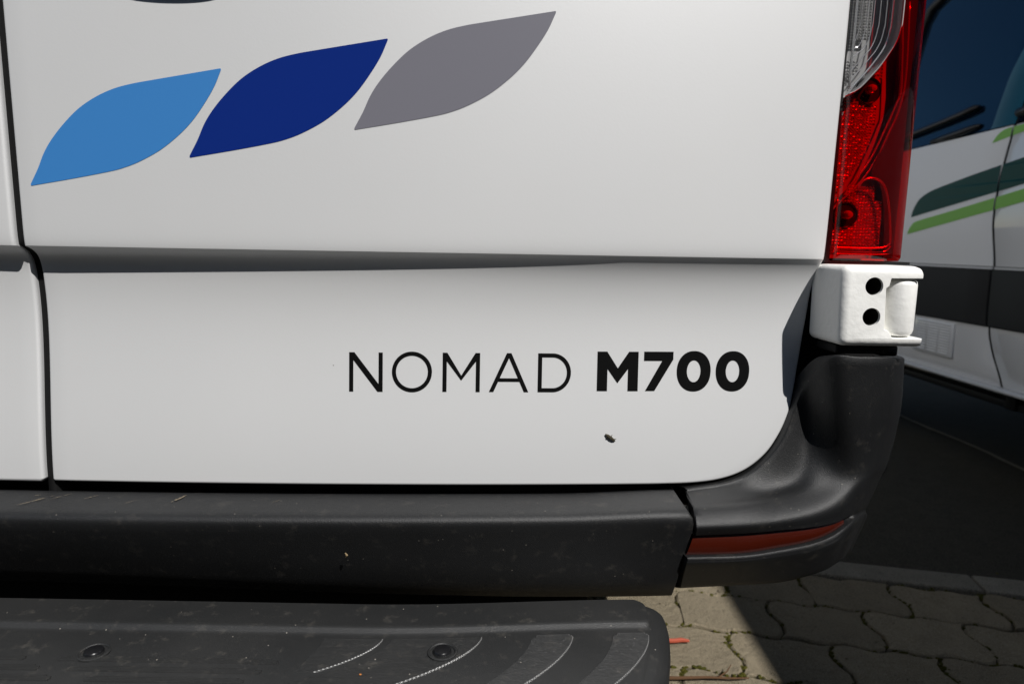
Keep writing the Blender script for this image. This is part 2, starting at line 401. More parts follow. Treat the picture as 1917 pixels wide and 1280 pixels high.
def door_skin(name, mirror, xl, hem_r):
    """rows from the sill to the belt line; mirror gives the left door"""
    zr = [(v.y, v.x) for v in OUT[6:]]
    zs = [z for z, x in zr if z < .76]
    z = .77
    while z < CZ-.05: zs.append(z); z += .008
    for q in (.05, .044, .038, .033, .028, .024, .020, .017, .0145, .012, .010, .0085, .007, .0057, .0045, .0035, .0025, .0017, .001, .0004, 0, -.0005, -.0012, -.002, -.003, -.0045, -.007, -.010, -.014, -.02): zs.append(CZ-q)
    z = CZ+.03
    while z < DTOP: zs.append(z); z += .02
    zs.append(DTOP)
    NX = 46; rows = []
    for z in zs:
        xr = interp(zr, z)
        row = []
        for i in range(NX+1):
            t = i/NX; x = lerp(xl, xr, t)
            X = -x if mirror else x
            row.append(Vector((X, door_y(x, z), z)))
        rows.append(row)
    bm = bmesh.new(); vv = grid_bm(bm, rows)
    loop = [r[0] for r in vv][::-1] + vv[0][1:] + [r[-1] for r in vv][1:]
    pts = [v.co.copy() for v in loop]
    prev = loop
    dirs = []
    for i in range(len(pts)):
        d = pts[min(i+1, len(pts)-1)]-pts[max(i-1, 0)]
        n = Vector((d.z, 0, -d.x)).normalized()
        if not mirror: n = n
        else: n = -n
        dirs.append(n)
    c = Vector((sum(p.x for p in pts)/len(pts), 0, sum(p.z for p in pts)/len(pts)))
    if sum((p-c).dot(n) for p, n in zip(pts, dirs)) < 0: dirs = [-n for n in dirs]
    steps = [(math.sin(R(a))*hem_r, (1-math.cos(R(a)))*hem_r) for a in (22, 45, 67, 90)]+[(hem_r, hem_r+.006), (hem_r, .028)]
    for so_, sy in steps:
        ring = [bm.verts.new(p+n*so_+Vector((0, sy, 0))) for p, n in zip(pts, dirs)]
        for a, b_, c_, d_ in zip(prev, prev[1:], ring[1:], ring): bm.faces.new((a, b_, c_, d_))
        prev = ring
    me = mesh_of(bm, name)
    return link(name, me, M['white'], van)
door_r = door_skin('rear_door', False, -.0110, .0028)
door_l = door_skin('rear_door', True, .0278, .0042)
door_l['label'] = 'left rear door, mostly out of view'
# dark carcass behind the doors: what the gaps look into
box('door_frame', (-.90, .085, .60), (.90, .14, 2.35), M['black'], van)
bm = bmesh.new(); rows = []
for k in range(110):
    z = .605+(1.45-.605)*k/109; y = door_y(0, max(z, .64))
    rows.append([Vector((x, y+d, z)) for x, d in ((-.0242, .030), (-.0236, .0065), (-.0185, .0055), (-.0140, .0065), (-.0134, .030))])
grid_bm(bm, rows); link('door_seal', mesh_of(bm, 'door_seal'), M['black'], van)
# body: side wall, roof, floor
def body_shell():
    bm = bmesh.new(); rows = []
    prof = [(.960, .62), (.975, .66), (.985, .80), (.985, 1.10), (.975, 1.32), (.945, 1.75), (.905, 2.20), (.875, 2.45), (.78, 2.60), (.5, 2.66), (0, 2.68)]
    ys = [.175, .19, .5, 1, 2, 3, 4, 4.8, 5.3, 5.7]
    for y in ys:
        sc_ = 1-.0*y; row = []
        tap = 1 if y < 4.8 else (1-.10*(y-4.8)/.9); drop = 0 if y < 4 else (y-4)**2*.35
        for x, z in prof: row.append(Vector((x*tap, y, z-drop*max(0, (z-1.2)/1.4))))
        for x, z in prof[-2::-1]: row.append(Vector((-x*tap, y, z-drop*max(0, (z-1.2)/1.4))))
        rows.append(row)
    vv = grid_bm(bm, rows); bm.faces.new(vv[0]); bm.faces.new(vv[-1])
    return sharp(link('body', mesh_of(bm, 'body'), M['white'], van), 40)
body_shell()
box('underbody', (-.88, .9, .36), (.88, 5.5, .47), M['black'], van, .02)
# upper doors, their glass and the roof cap above the frame
for sgn in (-1, 1):
    x0, x1 = sorted((sgn*.022, sgn*.86))
    d = box('upper_door', (x0, .03, 1.462), (x1, .085, 2.32), M['white'], van, .012)
    box('window', (x0+.07, .024, 1.52), (x1-.07, .034, 2.16), M['glass'], d, .004)
box('roof_cap', (-.86, .03, 2.33), (.86, .16, 2.60), M['white'], van, .03)
for sgn in (-1, 1):
    for y in (1.25, 4.75):
        wname = 'wheel'
        wh = lathe('wheel', [(.10, -.10), (.30, -.11), (.345, -.09), (.355, -.05), (.355, .05), (.345, .09), (.30, .11), (.10, .10)], (sgn*.86, y, .355), (1, 0, 0), M['rubber'], van)
        lathe('rim', [(.05, .095), (.19, .085), (.21, .118), (.20, .06)], (sgn*.86, y, .355), (sgn, 0, 0), M['rim'], wh)
# black lip just above the view; its colour stands for a cast shadow
def handle_shadow():
    bm = bmesh.new(); rows = []
    prof = [(.0, .0), (.012, -.004), (.018, -.003), (.022, .004), (.022, .045), (.014, .055), (0, .058)]
    for i in range(25):
        t = i/24; x = lerp(.085, .240, t); zb = 1.1705-.012*(1-(2*t-1)**2)**.8; k = (1-abs(2*t-1)**6)
        rows.append([Vector((x, door_y(x, 1.17)-p*k*1.1+.001, zb+q)) for p, q in prof])
    grid_bm(bm, rows); return link('door_handle', mesh_of(bm, 'door_handle'), M['black'], door_r)
handle_shadow()

# decals -----------------------------------------------------------------
def decal(name, outline, mat, parent, off=.00035, surf=door_y, cell=.006, label=None):
    bm = bmesh.new()
    f = bm.faces.new([bm.verts.new((x, 0, z)) for x, z in outline])
    xs = [p[0] for p in outline]; zs = [p[1] for p in outline]
    a = min(xs)+cell
    while a < max(xs):
        bmesh.ops.bisect_plane(bm, geom=bm.verts[:]+bm.edges[:]+bm.faces[:], plane_co=(a, 0, 0), plane_no=(1, 0, 0)); a += cell
    a = min(zs)+cell
    while a < max(zs):
        bmesh.ops.bisect_plane(bm, geom=bm.verts[:]+bm.edges[:]+bm.faces[:], plane_co=(0, 0, a), plane_no=(0, 0, 1)); a += cell
    bmesh.ops.triangulate(bm, faces=bm.faces)
    for v in bm.verts: v.co.y = surf(v.co.x, v.co.z)-off
    for fc in bm.faces:
        fc.normal_update()
        if fc.normal.y > 0: fc.normal_flip()
    o = link(name, mesh_of(bm, name, False), mat, parent)
    if label: o['label'] = label
    return o
LEAF = [(0.1651, 0.9855), (0.1738, 1.0011), (0.1811, 1.0165), (0.1898, 1.0299), (0.2029, 1.0453), (0.2203, 1.0618), (0.2395, 1.0742), (0.2585, 1.0826), (0.2772, 1.0877), (0.2957, 1.0913), (0.3300, 1.0976), (0.3668, 1.1044)]
LEAF2 = [(0.3686, 1.1026), (0.3611, 1.0863), (0.3493, 1.068), (0.3366, 1.0515), (0.3217, 1.0369), (0.3025, 1.0222), (0.2811, 1.0105), (0.2641, 1.0037), (0.2471, 0.9991), (0.2092, 0.9914), (0.1668, 0.9836)]
def arc_tip(a, b, c):
    """small round between the two ends of a tip"""
    return [tuple(Vector(a).lerp(Vector(c), t)*(1-t)+Vector(c).lerp(Vector(b), t)*t) for t in (.25, .5, .75)]
leaf_pts = [tuple(v) for v in catmull(LEAF, 4)]+arc_tip(LEAF[-1], LEAF2[0], (.3696, 1.1052))+[tuple(v) for v in catmull(LEAF2, 4)]+arc_tip(LEAF2[-1], LEAF[0], (.1642, .9828))
def leaf(dx, dz, sc_):
    bx, bz = .1651, .9845
    return [(bx+(x-bx)*sc_+dx, bz+(z-bz)*sc_+dz) for x, z in leaf_pts]
decal('leaf_decal', leaf(-.1650, -.0312, .985), M['light_blue'], door_r, label='light blue leaf decal')
decal('leaf_decal', leaf(0, 0, 1), M['dark_blue'], door_r, label='dark blue leaf decal')
decal('leaf_decal', leaf(.1690, .0313, 1.006), M['grey_vinyl'], door_r, label='grey leaf decal')
# lettering NOMAD M700
def ell(cx, cz, rx, rz, a0=0, a1=360, n=40, p=2):
    o = []
    for k in range(n+1):
        a = R(lerp(a0, a1, k/n)); c_, s_ = math.cos(a), math.sin(a)
        o.append((cx+rx*math.copysign(abs(c_)**(2/p), c_), cz+rz*math.copysign(abs(s_)**(2/p), s_)))
    return o
def tmap(x, z): return .5+(x-.5)*1.006, .9+(z-.9)*1.008
def ring_decal(name, outer, inner):
    bm = bmesh.new(); vo = [bm.verts.new((x, 0, z)) for x, z in outer]; mid = [bm.verts.new(((a[0]+b[0])/2, 0, (a[1]+b[1])/2)) for a, b in zip(outer, inner)]; vi = [bm.verts.new((x, 0, z)) for x, z in inner]
    n = len(vo)
    for p, q in ((vo, mid), (mid, vi)):
        for k in range(n): bm.faces.new((p[k], p[(k+1) % n], q[(k+1) % n], q[k]))
    for v in bm.verts:
        v.co.x, v.co.z = tmap(v.co.x, v.co.z); v.co.y = door_y(v.co.x, v.co.z)-.00035
    for fc in bm.faces:
        fc.normal_update()
        if fc.normal.y > 0: fc.normal_flip()
    return link(name, mesh_of(bm, name, False), M['letter'], door_r)
def L(pts, w0, w1, b0, h, ):                        # unit glyph -> door
    return decal('letter', [tmap(lerp(w0, w1, x), b0+h*z) for x, z in pts], M['letter'], door_r, cell=.005)
B0, CH, ST = .7366, .0436, .0046
def thin(pts, x0, x1, b0): return L(pts, x0, x1, b0, CH)
w_ = ST/(.357-.3200)
thin([(0, 0), (w_, 0), (w_, .80), (1-w_*1.25, 0), (1, 0), (1, 1), (1-w_, 1), (1-w_, .20), (w_*1.25, 1), (0, 1)], .3200, .3570, B0)
ring_decal('letter', ell(.3893, .7590, .0222, .0226, 0, 354, 60)[:60], ell(.3893, .7590, .0222-ST, .0226-ST, 0, 354, 60)[:60])
w_ = ST/(.4648-.4232)
thin([(0, 0), (w_, 0), (w_, .78), (.5, .29), (1-w_, .78), (1-w_, 0), (1, 0), (1, 1), (1-w_*1.12, 1), (.5, .42), (w_*1.12, 1), (0, 1)], .4232, .4648, .7372)
ax0, ax1, ab = .4750, .5193, .7374; am = (ax0+ax1)/2; aw = ST*1.1
def aedge(z, side, inner):                        # x of the legs at height z above the base
    half = lerp((ax1-ax0)/2, aw*.5, z/CH)
    return am+side*(half-(aw if inner else 0))
def multi_decal(name, polys):
    bm = bmesh.new()
    for p in polys: bm.faces.new([bm.verts.new((x, door_y(x, z)-.00035, z)) for x, z in [tmap(*q) for q in p]])
    bmesh.ops.remove_doubles(bm, verts=bm.verts, dist=1e-5); bmesh.ops.triangulate(bm, faces=bm.faces)
    for fc in bm.faces:
        fc.normal_update()
        if fc.normal.y > 0: fc.normal_flip()
    return link(name, mesh_of(bm, name, False), M['letter'], door_r)
zi = CH*(1-aw*.5/((ax1-ax0)/2-aw*.5))               # the inner edges meet here
legs = []
zt = [0, .0115, .0155, .026, zi]
for sd_ in (-1, 1):
    for z0, z1 in zip(zt, zt[1:]):
        legs.append([(aedge(z0, sd_, 0), ab+z0), (aedge(z0, sd_, 1), ab+z0), (aedge(z1, sd_, 1), ab+z1), (aedge(z1, sd_, 0), ab+z1)])
legs.append([(aedge(.0115, -1, 1), ab+.0115), (aedge(.0115, 1, 1), ab+.0115), (aedge(.0155, 1, 1), ab+.0155), (aedge(.0155, -1, 1), ab+.0155)])
legs.append([(aedge(zi, -1, 0), ab+zi), (am, ab+zi), (aedge(zi, 1, 0), ab+zi), (am+aw/2, ab+CH), (am-aw/2, ab+CH)])
multi_decal('letter', legs)
# D
dx0, dx1, db = .5297, .5670, .7375
def dshape(i):
    r_ = CH/2-i; x0 = dx0+i; xm = dx0+.0166
    return [(x0, db+CH-i), (x0, db+CH/2), (x0, db+i), (lerp(x0, xm, .5), db+i)]+ell(xm, db+CH/2, dx1-xm-i, r_, -90, 90, 36)+[(lerp(x0, xm, .5), db+CH-i)]
ring_decal('letter', dshape(0), dshape(ST))
# heavy M 7 0 0
L([(0, 0), (.25, 0), (.25, .56), (.5, .20), (.75, .56), (.75, 0), (1, 0), (1, 1), (.765, 1), (.5, .58), (.235, 1), (0, 1)], .5967, .6436, .7390, .0446)
L([(.06, 0), (.38, 0), (1, .80), (1, 1), (0, 1), (0, .765), (.62, .765)], .6500, .6838, .7392, .0446)
for cx in (.7080, .7536):
    ring_decal('letter', ell(cx, .7617, .0198, .0231, 0, 354, 60, 2.15)[:60], ell(cx, .7617, .0080, .0124, 0, 354, 60, 2.0)[:60])

# hinge --------------------------------------------------------------------
def evaluated(o):
    dg = bpy.context.evaluated_depsgraph_get(); return bpy.data.meshes.new_from_object(o.evaluated_get(dg))
HX0, HX1, HY, HZ0, HZ1 = .8475, .9300, -.004, .8000, .8855
bm = bmesh.new()
# block outline in x-z with slightly drafted sides; the right end opens in a C round the barrel
oc = [(HX0, HZ0), (.9335, HZ0), (.9345, .8098), (.9030, .8095), (.8975, .8175), (.8935, .8185), (.8915, .8620), (.8945, .8640), (.8960, .8722), (.9290, .8725), (.9290, HZ1), (HX0-.002, HZ1)]
vf = [bm.verts.new((x, HY, z)) for x, z in oc]; vb = [bm.verts.new((x+(.0 if x > .86 else -.004), .060, z)) for x, z in oc]
ff = bm.faces.new(vf)
for k in range(len(oc)): bm.faces.new((vf[k], vf[(k+1) % len(oc)], vb[(k+1) % len(oc)], vb[k]))
bm.faces.new(vb[::-1]); bmesh.ops.recalc_face_normals(bm, faces=bm.faces)
hb = link('door_hinge', mesh_of(bm, 'door_hinge'), M['hinge'], van, sm=False)
ba = hb.data.attributes.new('bevel_weight_edge', 'FLOAT', 'EDGE')
for e in hb.data.edges:
    a, b_ = [hb.data.vertices[k].co for k in e.vertices]; mx_ = (a+b_)/2; ln = (a-b_).length
    fine = mx_.x > .8905 and HZ0+.002 < mx_.z < HZ1-.001
    back_ = a.y > .05 and b_.y > .05
    ba.data[e.index].value = 0 if back_ else (.12 if fine else (1.0 if mx_.x < .93 else .30))
bv = hb.modifiers.new('b', 'BEVEL'); bv.width = .0085; bv.segments = 5; bv.limit_method = 'WEIGHT'; bv.use_clamp_overlap = False
cut_bm = bmesh.new()
for cz in (.8640, .8318):
    bmesh.ops.create_cone(cut_bm, cap_ends=True, segments=40, radius1=.0094, radius2=.0094, depth=.06, matrix=Matrix.Translation((.8785, HY+.004, cz)) @ Matrix.Rotation(R(90), 4, 'X'))
cut = link('cutter', mesh_of(cut_bm, 'cutter'), None, None, sm=False)
bo = hb.modifiers.new('c', 'BOOLEAN'); bo.object = cut; bo.operation = 'DIFFERENCE'; bo.solver = 'EXACT'
bpy.context.view_layer.update()
me = evaluated(hb); hb.modifiers.clear(); hb.data = me; bpy.data.objects.remove(cut)
me.materials.clear(); me.materials.append(M['hinge'])
for p in me.polygons: p.use_smooth = True
sharp(hb, 40)
lathe('hinge_barrel', [(.010, -.0302), (.0138, -.0298), (.0160, -.0275), (.0172, -.024), (.0172, .024), (.0165, .0275), (.0138, .0298), (.010, .0302)], (.9150, HY+.0182, .8412), (0, 0, 1), M['hinge'], hb, 40)
box('hinge_web', (.8900, HY+.026, .8085), (.9150, HY+.045, .8735), M['hinge'], hb, .002)
for cz in (.8640, .8318):
    bm = bmesh.new(); vr = [[bm.verts.new((.8785+.0093*math.cos(t), HY+dy, cz+.0093*math.sin(t))) for t in [2*math.pi*k/32 for k in range(32)]] for dy in (.0035, .032)]
    for k in range(32): bm.faces.new((vr[0][k], vr[0][(k+1) % 32], vr[1][(k+1) % 32], vr[1][k]))
    bm.faces.new(vr[1]); link('bore_shade_lining', mesh_of(bm, 'bore_shade_lining'), M['hole'], hb)
box('corner_filler', (.842, .092, .63), (.946, .172, .886), M['black'], van)
box('hinge_gasket', (.852, .012, .7895), (.905, .060, .7990), M['black'], hb, .002)
box('hinge_gasket', (.905, .020, .7860), (.925, .060, .7985), M['trim'], hb, .003)

# tail light ---------------------------------------------------------------
tl = empty('tail_light', (.89, .06, .889)); tl.parent = van; tl.matrix_parent_inverse = wmat(van).inverted()
LP = catmull([(.8545, .046), (.8560, .0375), (.8640, .0345), (.880, .0345), (.900, .0380), (.9180, .0440), (.9320, .0530), (.9440, .0670), (.9520, .0850), (.9570, .110), (.9600, .16)], 6)
LZ0, LZ1 = .8895, 1.36
def lp(u): 
    t = u*(len(LP)-1); i = min(int(t), len(LP)-2); return LP[i].lerp(LP[i+1], t-i)
def lu(x):                                          # curve parameter at a given x
    for i in range(len(LP)-1):
        if LP[i].x <= x <= LP[i+1].x+1e-9: return (i+(x-LP[i].x)/max(1e-6, LP[i+1].x-LP[i].x))/(len(LP)-1)
    return 0 if x < LP[0].x else 1
def lens_pt(u, z): p = lp(u); return Vector((p.x, p.y+.004*smooth(.004, 0, z-LZ0), z))
SPLIT = [(1.0660, .8550), (1.0680, .8600), (1.0730, .8668), (1.0842, .8767), (1.0970, .8870), (1.1163, .8990), (1.1327, .9036), (1.165, .9050), (1.36, .9055)]
zs = [LZ0, LZ0+.0008, LZ0+.002, LZ0+.004]+[LZ0+.008+.008*k for k in range(22)]+[1.0663, 1.0670]+[1.0675+.004*k for k in range(28)]+[1.20, 1.25, 1.30, LZ1]
zs = sorted(set(zs))
rows = []; rowc = []
for z in zs:
    ub = lu(interp(SPLIT, z)) if z > 1.066 else 0
    rows.append([lens_pt(lerp(ub, 1, k/40), z) for k in range(41)])
    if z > 1.066: rowc.append([lens_pt(lerp(0, ub, k/24), z) for k in range(25)])
bm = bmesh.new(); vv = grid_bm(bm, rows)
bot = [bm.verts.new(v.co+Vector((0, .03, 0.0004))) for v in vv[0]]
for k in range(40): bm.faces.new((vv[0][k], vv[0][k+1], bot[k+1], bot[k]))
link('red_lens', mesh_of(bm, 'red_lens'), M['red_lens'], tl)
bm = bmesh.new(); grid_bm(bm, rowc); link('clear_lens', mesh_of(bm, 'clear_lens'), M['clear_lens'], tl)
# housing: open box behind the lens
bm = bmesh.new()
BP = [(p.x*.985+.0105, max(p.y+.030, .070) if p.x < .93 else p.y+.02) for p in LP]
rows = [[Vector((x, y, z)) for x, y in BP] for z in (LZ0+.002, LZ0+.1, 1.0, 1.1, 1.2, LZ1)]
grid_bm(bm, rows); link('reflector_back', mesh_of(bm, 'reflector_back'), M['reflector_dull'], tl)
box('housing', (.8485, .050, LZ0-.003), (.8545, .10, LZ1), M['lamp_body'], tl)
box('housing', (.8545, .050, LZ0-.0035), (.945, .13, LZ0-.0008), M['lamp_body'], tl)
# faceted prism fields
def prisms(name, x0, x1, z0, z1, y, pitch, keep, mat):
    bm = bmesh.new(); z = z0; rr = random.Random(5)
    while z < z1:
        x = x0
        while x < x1:
            if keep(x, z):
                h = pitch*.50; a = [bm.verts.new((x+dx*pitch*.47, y, z+dz*pitch*.38)) for dx, dz in ((-1, -1), (1, -1), (1, 1), (-1, 1))]
                t = bm.verts.new((x+rr.uniform(-.1, .1)*pitch, y-h, z+rr.uniform(0, .25)*pitch))
                for k in range(4): bm.faces.new((a[k], a[(k+1) % 4], t))
            x += pitch
        z += pitch*.95
    return link(name, mesh_of(bm, name), mat, tl, sm=False, kind='stuff')
RIDGE = [(.8567, .9572), (.8751, .9760), (.8906, .9992), (.9048, 1.0334), (.9140, 1.0600)]
def ridge_x(z): return interp([(b, a) for a, b in RIDGE], z)
def d2(x, z, cx, cz): return math.hypot(x-cx, z-cz)
def keep1(x, z):
    if d2(x, z, .8874, 1.075) < .0165: return False
    if z > 1.06 and x < interp(SPLIT, z)+.002: return False
    return x < min(ridge_x(z)-.004, .8995+.10*(z-1.07))
prisms('prism_field', .8590, .925, .962, 1.118, .0625, .0034, keep1, M['prism'])
def keep2(x, z): return d2(x, z, .8737, .940) > .0145 and .8600+.12*(z-.905) < x < .9135 and not (x > .905 and z > .958) and not (x < .8737 and z > .955)
prisms('prism_field', .8590, .918, .9065, .974, .0625, .0034, keep2, M['prism'])
prisms('prism_field', .8595, .893, 1.080, 1.19, .0625, .0032, lambda x, z: x < interp(SPLIT, z)-.013 and (z < 1.105+0*(x) and x < .873 or (z > 1.128 and .868 < x < .885)), M['reflector_dull'])
# bulbs in their bowls
for cx, cz in ((.8874, 1.075), (.8737, .940)):
    bw = lathe('bulb_bowl', [(.0145, -.001), (.0135, .001), (.010, -.010), (.006, -.016), (.0005, -.017)], (cx, .0615, cz), (0, -1, 0), M['bowl'], tl, 28)
    lathe('bulb', [(.0005, .011), (.003, .0102), (.0048, .007), (.0052, .003), (.004, -.004), (.0035, -.014)], (cx, .0600, cz), (0, -1, 0), M['bulb'], bw, 20)
# moulded ridges
def ridge3(pts, y, r, name='moulded_rib', mat='chrome', n=8):
    return tube(name, [Vector((p.x, y, p.y)) for p in catmull(pts, n)], r, M[mat], tl, 6)
ridge3(RIDGE+[(.9175, 1.0727), (.9150, 1.1112), (.9117, 1.165), (.9110, 1.30)], .052, .0011)
ridge3([(p[0]+.006, p[1]-.004) for p in RIDGE]+[(.9235, 1.09), (.9200, 1.165)], .056, .0010)
ridge3([(.8590, .9040), (.8900, .9036), (.9120, .9045), (.9190, .9075), (.9205, .9140), (.9165, .9440), (.9110, .9660), (.9040, .9765), (.8935, .9800), (.8850, .9770), (.8790, .9690)], .050, .0012)
ridge3([(.8600, .9000), (.9000, .8995), (.9180, .9005), (.9240, .9060)], .054, .0009)
ridge3([(.8600, .8970), (.9000, .8965), (.9230, .8972)], .054, .0007)
ridge3([(.8582, .8985), (.8578, .93), (.8580, .9572)], .050, .0010)
lathe('screw', [(.0001, 0), (.0030, 0), (.0022, .0016), (.0001, .0018)], (.8625, .050, .9010), (0, -1, 0), M['chrome'], tl, 16)
# clear section: nested curved light guides
for k in range(6):
    o_ = .0040+.0066*k; pts = []
    for z, x in SPLIT:
        n_ = Vector((-.76, .64)) if z < 1.115 else Vector((-1, .1))
        q = Vector((x, z))+n_*o_
        if q.x > .8600: pts.append((q.x, q.y))
    if len(pts) > 2: ridge3([(.8600, pts[0][1]-(pts[0][0]-.86)*.9)]+pts, .053, .0006 if k else .0010)
ridge3([(.8600, 1.073), (.8605, 1.16), (.8608, 1.30)], .050, .0016)
# wall between the clear and the red chamber, dark wing behind the outer red edge
bm = bmesh.new(); sp_ = [Vector((x, z)) for z, x in SPLIT]
grid_bm(bm, [[Vector((p.x+.0012, y, p.y-.0010)) for y in (.0445, .055, .0705)] for p in catmull(sp_, 6)])
link('chamber_wall', mesh_of(bm, 'chamber_wall'), M['reflector_dull'], tl)
bm = bmesh.new(); rows = []
for k in range(60):
    z = LZ0+.003+(1.34-LZ0-.003)*k/59
    xl_ = interp([(.8925, .9235), (.904, .9225), (.914, .9222), (.944, .9180), (.966, .9125), (.9775, .906), (.985, .895), (1.0, .9000), (1.0334, .9120), (1.06, .9200), (1.075, .9225), (1.11, .9185), (1.165, .9150), (1.4, .914)], z)
    u0 = lu(xl_); row = []
    for q in range(9):
        p = lp(lerp(u0, .985, q/8)); row.append(Vector((p.x-.002, p.y+lerp(.016, .008, q/8), z)))
    rows.append(row)
grid_bm(bm, rows); link('outer_wing', mesh_of(bm, 'outer_wing'), M['wing'], tl)
# thin lip along the split
ridge3([(x+.0004, z) for z, x in SPLIT], .0400, .0009, 'lens_lip', 'reflector_dull')

# bumpers ------------------------------------------------------------------
def centre_bumper():
    bm = bmesh.new(); rows = []
    prof = [(.030, .606), (.006, .6205), (-.002, .6218), (-.020, .6215), (-.044, .6208), (-.0515, .6196), (-.0560, .6172), (-.0580, .6135), (-.0575, .6085), (-.0535, .600), (-.042, .582), (-.027, .560), (-.010, .536), (.004, .514), (.03, .505)]
    xs = [-.70+1.386*i/60 for i in range(61)]
    for i, x in enumerate(xs):
        row = []
        for o_, z in prof:
            # the front face stands up a little towards the right-hand end
            ov = o_-(.036*smooth(.612, .515, z)*smooth(-.1, .69, x) if z < .612 else 0)
            xe = x
            if i > 58: xe = x+(interp([(.50, -.004), (.56, .002), (.60, .0095), (.612, .0095), (.6225, .0)], z))*((i-58)/2)
            row.append(Vector((xe, s_plan(x)+ov, z+.0035*smooth(.55, .69, x)*smooth(.60, .62, z)-(.0025 if x > .4 else .0025*smooth(-.1, .4, x))*0)))
        rows.append(row)
    vv = grid_bm(bm, rows)
    # rolled end
    for e in (-1,):
        last = vv[e]; r1 = [bm.verts.new(v.co+Vector((.0016, .0012, 0))) for v in last]; r2 = [bm.verts.new(v.co+Vector((.0018, .02, 0))) for v in last]
        for a, b_ in ((last, r1), (r1, r2)):
            for k in range(len(last)-1): bm.faces.new((a[k], a[k+1], b_[k+1], b_[k]))
    return link('bumper', mesh_of(bm, 'bumper'), M['bumper'], van)
centre_bumper()
SEC = [
[(0.7048,0.0300,0.6257),(0.7033,0.0000,0.6222),(0.7013,-0.0160,0.6200),(0.7001,-0.0300,0.6075),(0.7011,-0.0260,0.5955),(0.6927,-0.0280,0.5713),(0.6922,-0.0260,0.5599),(0.6950,0.0000,0.5211)],
[(0.7565,0.0340,0.6341),(0.7597,0.0140,0.6240),(0.7552,-0.0100,0.6232),(0.7525,-0.0262,0.6095),(0.7551,-0.0220,0.5971),(0.7532,-0.0240,0.5723),(0.7535,-0.0220,0.5615),(0.7570,0.0040,0.5233)],
[(0.7906,0.0380,0.6526),(0.8043,0.0260,0.6297),(0.8002,0.0040,0.6249),(0.7955,-0.0170,0.6118),(0.7982,-0.0150,0.5984),(0.7966,-0.0160,0.5754),(0.7983,-0.0140,0.5633),(0.8078,0.0100,0.5243)],
[(0.8173,0.0420,0.6883),(0.8356,0.0340,0.6484),(0.8402,0.0140,0.6330),(0.8378,-0.0080,0.6165),(0.8400,-0.0060,0.5994),(0.8348,-0.0080,0.5797),(0.8368,-0.0060,0.5663),(0.8435,0.0160,0.5296)],
[(0.8353,0.0460,0.7463),(0.8470,0.0440,0.6978),(0.8643,0.0220,0.6494),(0.8683,0.0010,0.6262),(0.8683,0.0040,0.6012),(0.8627,0.0020,0.5856),(0.8655,0.0030,0.5726),(0.8694,0.0260,0.5327)],
[(0.8467,0.0100,0.7861),(0.8590,0.0100,0.7256),(0.8805,0.0130,0.6603),(0.8845,0.0095,0.6345),(0.8832,0.0140,0.6028),(0.8847,0.0120,0.5955),(0.8825,0.0140,0.5779),(0.8864,0.0360,0.5359)],
[(0.8709,0.0010,0.7881),(0.8832,0.0050,0.7273),(0.8970,0.0130,0.6631),(0.8977,0.0130,0.6432),(0.8941,0.0200,0.6037),(0.8940,0.0190,0.5990),(0.8937,0.0220,0.5783),(0.8994,0.0460,0.5372)],
[(0.9000,0.0030,0.7883),(0.9111,0.0120,0.7261),(0.9180,0.0240,0.6622),(0.9183,0.0300,0.6424),(0.9127,0.0400,0.6002),(0.9119,0.0400,0.5956),(0.9115,0.0450,0.5729),(0.9146,0.0680,0.5322)],
[(0.9232,0.0160,0.7850),(0.9342,0.0300,0.7219),(0.9404,0.0500,0.6551),(0.9416,0.0600,0.6339),(0.9364,0.0750,0.5902),(0.9350,0.0750,0.5847),(0.9338,0.0800,0.5617),(0.9342,0.1000,0.5212)],
[(0.9494,0.0500,0.7812),(0.9637,0.0700,0.7122),(0.9683,0.0900,0.6435),(0.9676,0.1000,0.6200),(0.9573,0.1100,0.5784),(0.9553,0.1100,0.5705),(0.9566,0.1200,0.5459),(0.9566,0.1400,0.5031)],
[(0.9640,0.1400,0.7790),(0.9740,0.1600,0.7050),(0.9780,0.1800,0.6380),(0.9770,0.1900,0.6150),(0.9680,0.2000,0.5730),(0.9660,0.2000,0.5650),(0.9660,0.2100,0.5400),(0.9650,0.2200,0.4980)],
[(0.9700,0.3000,0.7790),(0.9790,0.3200,0.7050),(0.9830,0.3200,0.6380),(0.9820,0.3200,0.6150),(0.9730,0.3200,0.5730),(0.9710,0.3200,0.5650),(0.9710,0.3200,0.5400),(0.9700,0.3200,0.4980)]]
